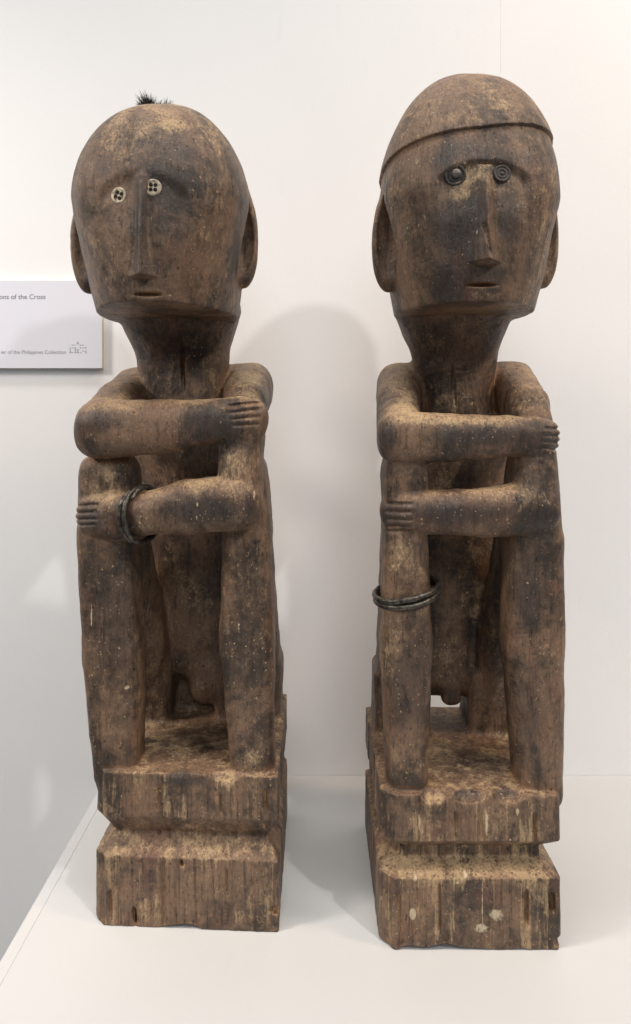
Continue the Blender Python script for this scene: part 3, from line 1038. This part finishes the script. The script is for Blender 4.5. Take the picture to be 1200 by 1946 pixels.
def seat(obj, root, c, rad, pct=80):
    """point and outward direction of a part's surface under a disc of radius rad"""
    me = obj.data
    co = np.empty(len(me.vertices) * 3, dtype=f32)
    me.vertices.foreach_get('co', co)
    co = co.reshape(-1, 3) + np.array(root.location)
    m = ((co[:, 0] - c[0]) ** 2 + (co[:, 2] - c[2]) ** 2 < rad ** 2) & (co[:, 1] < 0.02)
    q = co[m].astype(np.float64)
    ctr = q.mean(0)
    _, _, vt = np.linalg.svd(q - ctr, full_matrices=False)
    n = vt[2] if vt[2][1] < 0 else -vt[2]
    n = n / np.linalg.norm(n)
    lift = np.percentile((q - ctr) @ n, pct)
    return Vector(ctr + n * lift), Vector(n)


headA, headB = PARTS_A['head'], PARTS_B['head']
for px, py, nx, sp in ((230, 375, -0.16, 0.35), (296, 362, 0.10, 0.75)):
    c = W(px, py, -0.030)
    pos, n = seat(headA, root_a, c, 0.0060, 92)
    prof = [(0.0058, -0.0035), (0.0058, -0.0004), (0.0054, 0.0002), (0.0046, 0.0002), (0.0041, -0.0001), (0.0001, -0.0001)]
    e = turned('eye', prof, M_bone, pos, n, headA, 0, 1.0 if px > 250 else 0.92)
    R = n.to_track_quat('Z', 'Y').to_matrix()
    for k in range(4):
        a = sp + k * math.pi / 2
        q = pos + R @ Vector((0.0022 * math.cos(a), 0.0022 * math.sin(a), -0.00035))
        turned('button_hole', [(0.00135, -0.0006), (0.00135, 0.00036), (0.0012, 0.00042), (0.0001, 0.00042)], M_hole, q, n, e)
for i, (px, py, nx) in enumerate(((863, 340, -0.08), (949, 338, 0.10))):
    c = W(px, py, -0.022)
    pos, n = seat(headB, root_b, c, 0.0060)
    if i == 0:
        prof = [(0.0074, -0.005), (0.0074, 0.0004), (0.0068, 0.0010), (0.0060, 0.0008), (0.0056, 0.0001), (0.0046, 0.0001), (0.0042, 0.0006), (0.0036, 0.0004), (0.0001, 0.0003)]
        e = turned('eye', prof, M_iron, pos, n, headB)
        R = n.to_track_quat('Z', 'Y').to_matrix()
        turned('knob', [(0.0030, -0.001), (0.0030, 0.0024), (0.0025, 0.0032), (0.0010, 0.0036), (0.0001, 0.0036)], M_stud,
               pos + R @ Vector((0.0006, 0.0008, 0.0)), n, e)
    else:
        prof = [(0.0062, -0.005), (0.0062, 0.0014), (0.0057, 0.0019), (0.0049, 0.0018), (0.0044, 0.0012), (0.0037, 0.0012), (0.0033, 0.0016),
                (0.0026, 0.0016), (0.0022, 0.0010), (0.0015, 0.0010), (0.0012, 0.0015), (0.0001, 0.0017)]
        e = turned('eye', prof, M_iron, pos, n, headB)

# ------------------------------------------------------------------ hair tuft on the first head
M_hair = plain('black_hair', (0.010, 0.008, 0.008), 0.55)
rr = random.Random(7)
hv, hf = [], []
topA = W(298, 200, 0.045)


def strand(p, d, L, r):
    d = Vector(d).normalized()
    u = d.cross(Vector((0.3, 1, 0.1))).normalized()
    w = d.cross(u)
    bend = Vector((rr.uniform(-1, 1), rr.uniform(-1, 1), rr.uniform(-0.5, 0.3))) * 0.35 * L
    b0 = len(hv)
    for s, rad in ((0, r), (0.5, r * 0.75), (1.0, r * 0.12)):
        c = Vector(p) + d * L * s + bend * s * s
        for k in range(4):
            a = math.pi / 2 * k
            hv.append(c + u * rad * math.cos(a) + w * rad * math.sin(a))
    for i in range(2):
        for k in range(4):
            k2 = (k + 1) % 4
            hf.append((b0 + i * 4 + k, b0 + i * 4 + k2, b0 + i * 4 + 4 + k2, b0 + i * 4 + 4 + k))


_co = np.empty(len(headA.data.vertices) * 3, dtype=f32)
headA.data.vertices.foreach_get('co', _co)
_co = _co.reshape(-1, 3)


def TOPF(x, y):
    d = (_co[:, 0] - x) ** 2 + (_co[:, 1] - y) ** 2
    m = d < 0.004 ** 2
    return float(_co[m, 2].max()) if m.any() else 0.62


for (px, n, Ls, spread, lean) in ((285, 420, 0.0118, 0.0040, -0.25), (300, 70, 0.0055, 0.0040, 0.3), (312, 60, 0.0085, 0.0032, 0.2), (321, 20, 0.006, 0.002, 0.5)):
    cx = (px - 600) * (CAMD + 0.035) / FPX - root_a.location.x
    cy = 0.035 - root_a.location.y
    for i in range(n):
        ox, oy = rr.gauss(0, spread * 0.55), rr.gauss(0, spread * 0.7)
        z = TOPF(cx + ox, cy + oy) - 0.001
        fall = math.exp(-(ox / spread) ** 2)
        strand((cx + ox, cy + oy, z), (lean + ox / spread * 0.45 + rr.uniform(-0.2, 0.2), rr.uniform(-0.5, 0.5), 1.0),
               Ls * (0.35 + 0.65 * fall) * rr.uniform(0.55, 1.15) + 0.001, rr.uniform(0.0002, 0.0004))
mesh_obj('hair_tuft', hv, hf, M_hair, headA, True)

# ------------------------------------------------------------------ wire rings


def coil(name, centre, rx, ry, turns, pitch, wire, mat, rot, label, phase=0.0, flat=1.0):
    path, rad = [], []
    N = int(90 * turns)
    rnd = random.Random(5)
    for i in range(N + 1):
        s = i / N
        a = phase + 2 * math.pi * turns * s
        wob = 1 + 0.02 * math.sin(2 * a + 1) + 0.008 * math.sin(3.3 * a)
        path.append((rx * math.cos(a) * wob, ry * math.sin(a) * wob, pitch * turns * (s - 0.5) + 0.0004 * math.sin(2.3 * a)))
        tip = min(s, 1 - s) * N
        rad.append(wire * (0.75 + 0.25 * min(1, tip / 6)) * (1 + 0.05 * math.sin(11 * a)))
    v, f = tube_mesh(path, rad, 12, flat)
    ob = mesh_obj(name, v, f, mat, None, True)
    ob.location = centre
    ob.rotation_euler = rot
    tag(ob, label, 'bracelet', 'wire rings worn by the carved figures')
    return ob


M_ring = plain('blackened_brass', (0.075, 0.066, 0.055), 0.36, metal=0.6, bump=0.6, scale=300, vary=0.7)
cA = W(270, 978, 0.012)
coil('bracelet', (cA[0], 0.0125, cA[2]), 0.0205, 0.0205, 2.08, 0.0038, 0.0018, M_ring, (0, math.radians(90), math.radians(-27)),
     'dark double wire bracelet around the wrist of the figure with white button eyes', math.radians(200))
cB = W(772, 1133, 0.016)
coil('bracelet', (0.0690, 0.0185, cB[2] + 0.003), 0.0238, 0.0250, 2.05, 0.0046, 0.0022, M_ring, (math.radians(4), math.radians(-9), 0),
     'dark double wire ring around the shin of the figure with stud eyes', math.radians(100))

# ------------------------------------------------------------------ caption card on the wall
M_card = plain('white_card', (0.76, 0.765, 0.84), 0.7)
M_core = plain('foam_board_edge', (0.62, 0.60, 0.52), 0.8)
M_ink = plain('grey_ink', (0.16, 0.16, 0.17), 0.7)
M_inkl = plain('pale_grey_ink', (0.34, 0.34, 0.36), 0.7)
card = link(bpy.data.objects.new('caption_card', None))
CY = WALL_Y - 0.007
tr = W(191, 533, CY)
br = W(196, 699, CY)
card.location = ((tr[0] + br[0]) / 2 - 0.075, WALL_Y - 0.0005, br[2])
tag(card, 'white caption card with small grey lettering fixed to the wall', 'sign')
cw, ch = 0.15, tr[2] - br[2]
box_obj('board', (-0.075, -0.0055, 0), (0.075, 0, ch), M_core, card, 0.0003)
box_obj('paper', (-0.0752, -0.0062, -0.0002), (0.0750, -0.0056, ch + 0.0002), M_card, card)


def text(name, s, size, px_right, py_base, mat, align='RIGHT'):
    cu = bpy.data.curves.new(name, 'FONT')
    cu.body = s
    cu.size = size
    cu.align_x = align
    cu.extrude = 0.00005
    tmp = bpy.data.objects.new('tmp', cu)
    COL.objects.link(tmp)
    bpy.context.view_layer.update()
    me = bpy.data.meshes.new_from_object(tmp.evaluated_get(bpy.context.evaluated_depsgraph_get()))
    bpy.data.objects.remove(tmp)
    me.materials.clear()
    me.materials.append(mat)
    o = link(bpy.data.objects.new(name, me), card)
    p = W(px_right, py_base, WALL_Y - 0.0067) - np.array(card.location)
    o.location = (p[0], -0.0063, p[2])
    o.rotation_euler = (math.radians(90), 0, 0)
    return o


text('title_lettering', 'Stations of the Cross', 0.0072, 87, 568, M_ink)
text('credit_lettering', 'ier of the Philippines Collection', 0.0054, 126, 672, M_inkl)
text('emblem_letter', 'A', 0.0050, 148, 655, M_inkl, 'CENTER')
p0 = W(132, 671, WALL_Y - 0.0067) - np.array(card.location)
p1 = W(166, 659, WALL_Y - 0.0067) - np.array(card.location)
rows, cols = 4, 7
rr = random.Random(12)
ev, ef = [], []


def flat(x0, x1, z0, z1):
    b = len(ev)
    for x, z in ((x0, z0), (x1, z0), (x1, z1), (x0, z1)):
        ev.append((x, -0.00635, z))
    ef.append((b, b + 1, b + 2, b + 3))


for r in range(rows):
    for c in range(cols):
        if rr.random() < 0.72:
            sx = (p1[0] - p0[0]) / cols
            sz = (p1[2] - p0[2]) / rows
            flat(p0[0] + sx * (c + 0.08), p0[0] + sx * (c + rr.uniform(0.55, 0.9)), p0[2] + sz * (r + 0.1), p0[2] + sz * (r + rr.uniform(0.5, 0.85)))
for a, b in ((136, 143), (152, 160)):
    q0 = W(a, 656, WALL_Y - 0.0067) - np.array(card.location)
    q1 = W(b, 655, WALL_Y - 0.0067) - np.array(card.location)
    flat(q0[0], q1[0], q0[2], q1[2])
mesh_obj('emblem', ev, ef, M_inkl, card)
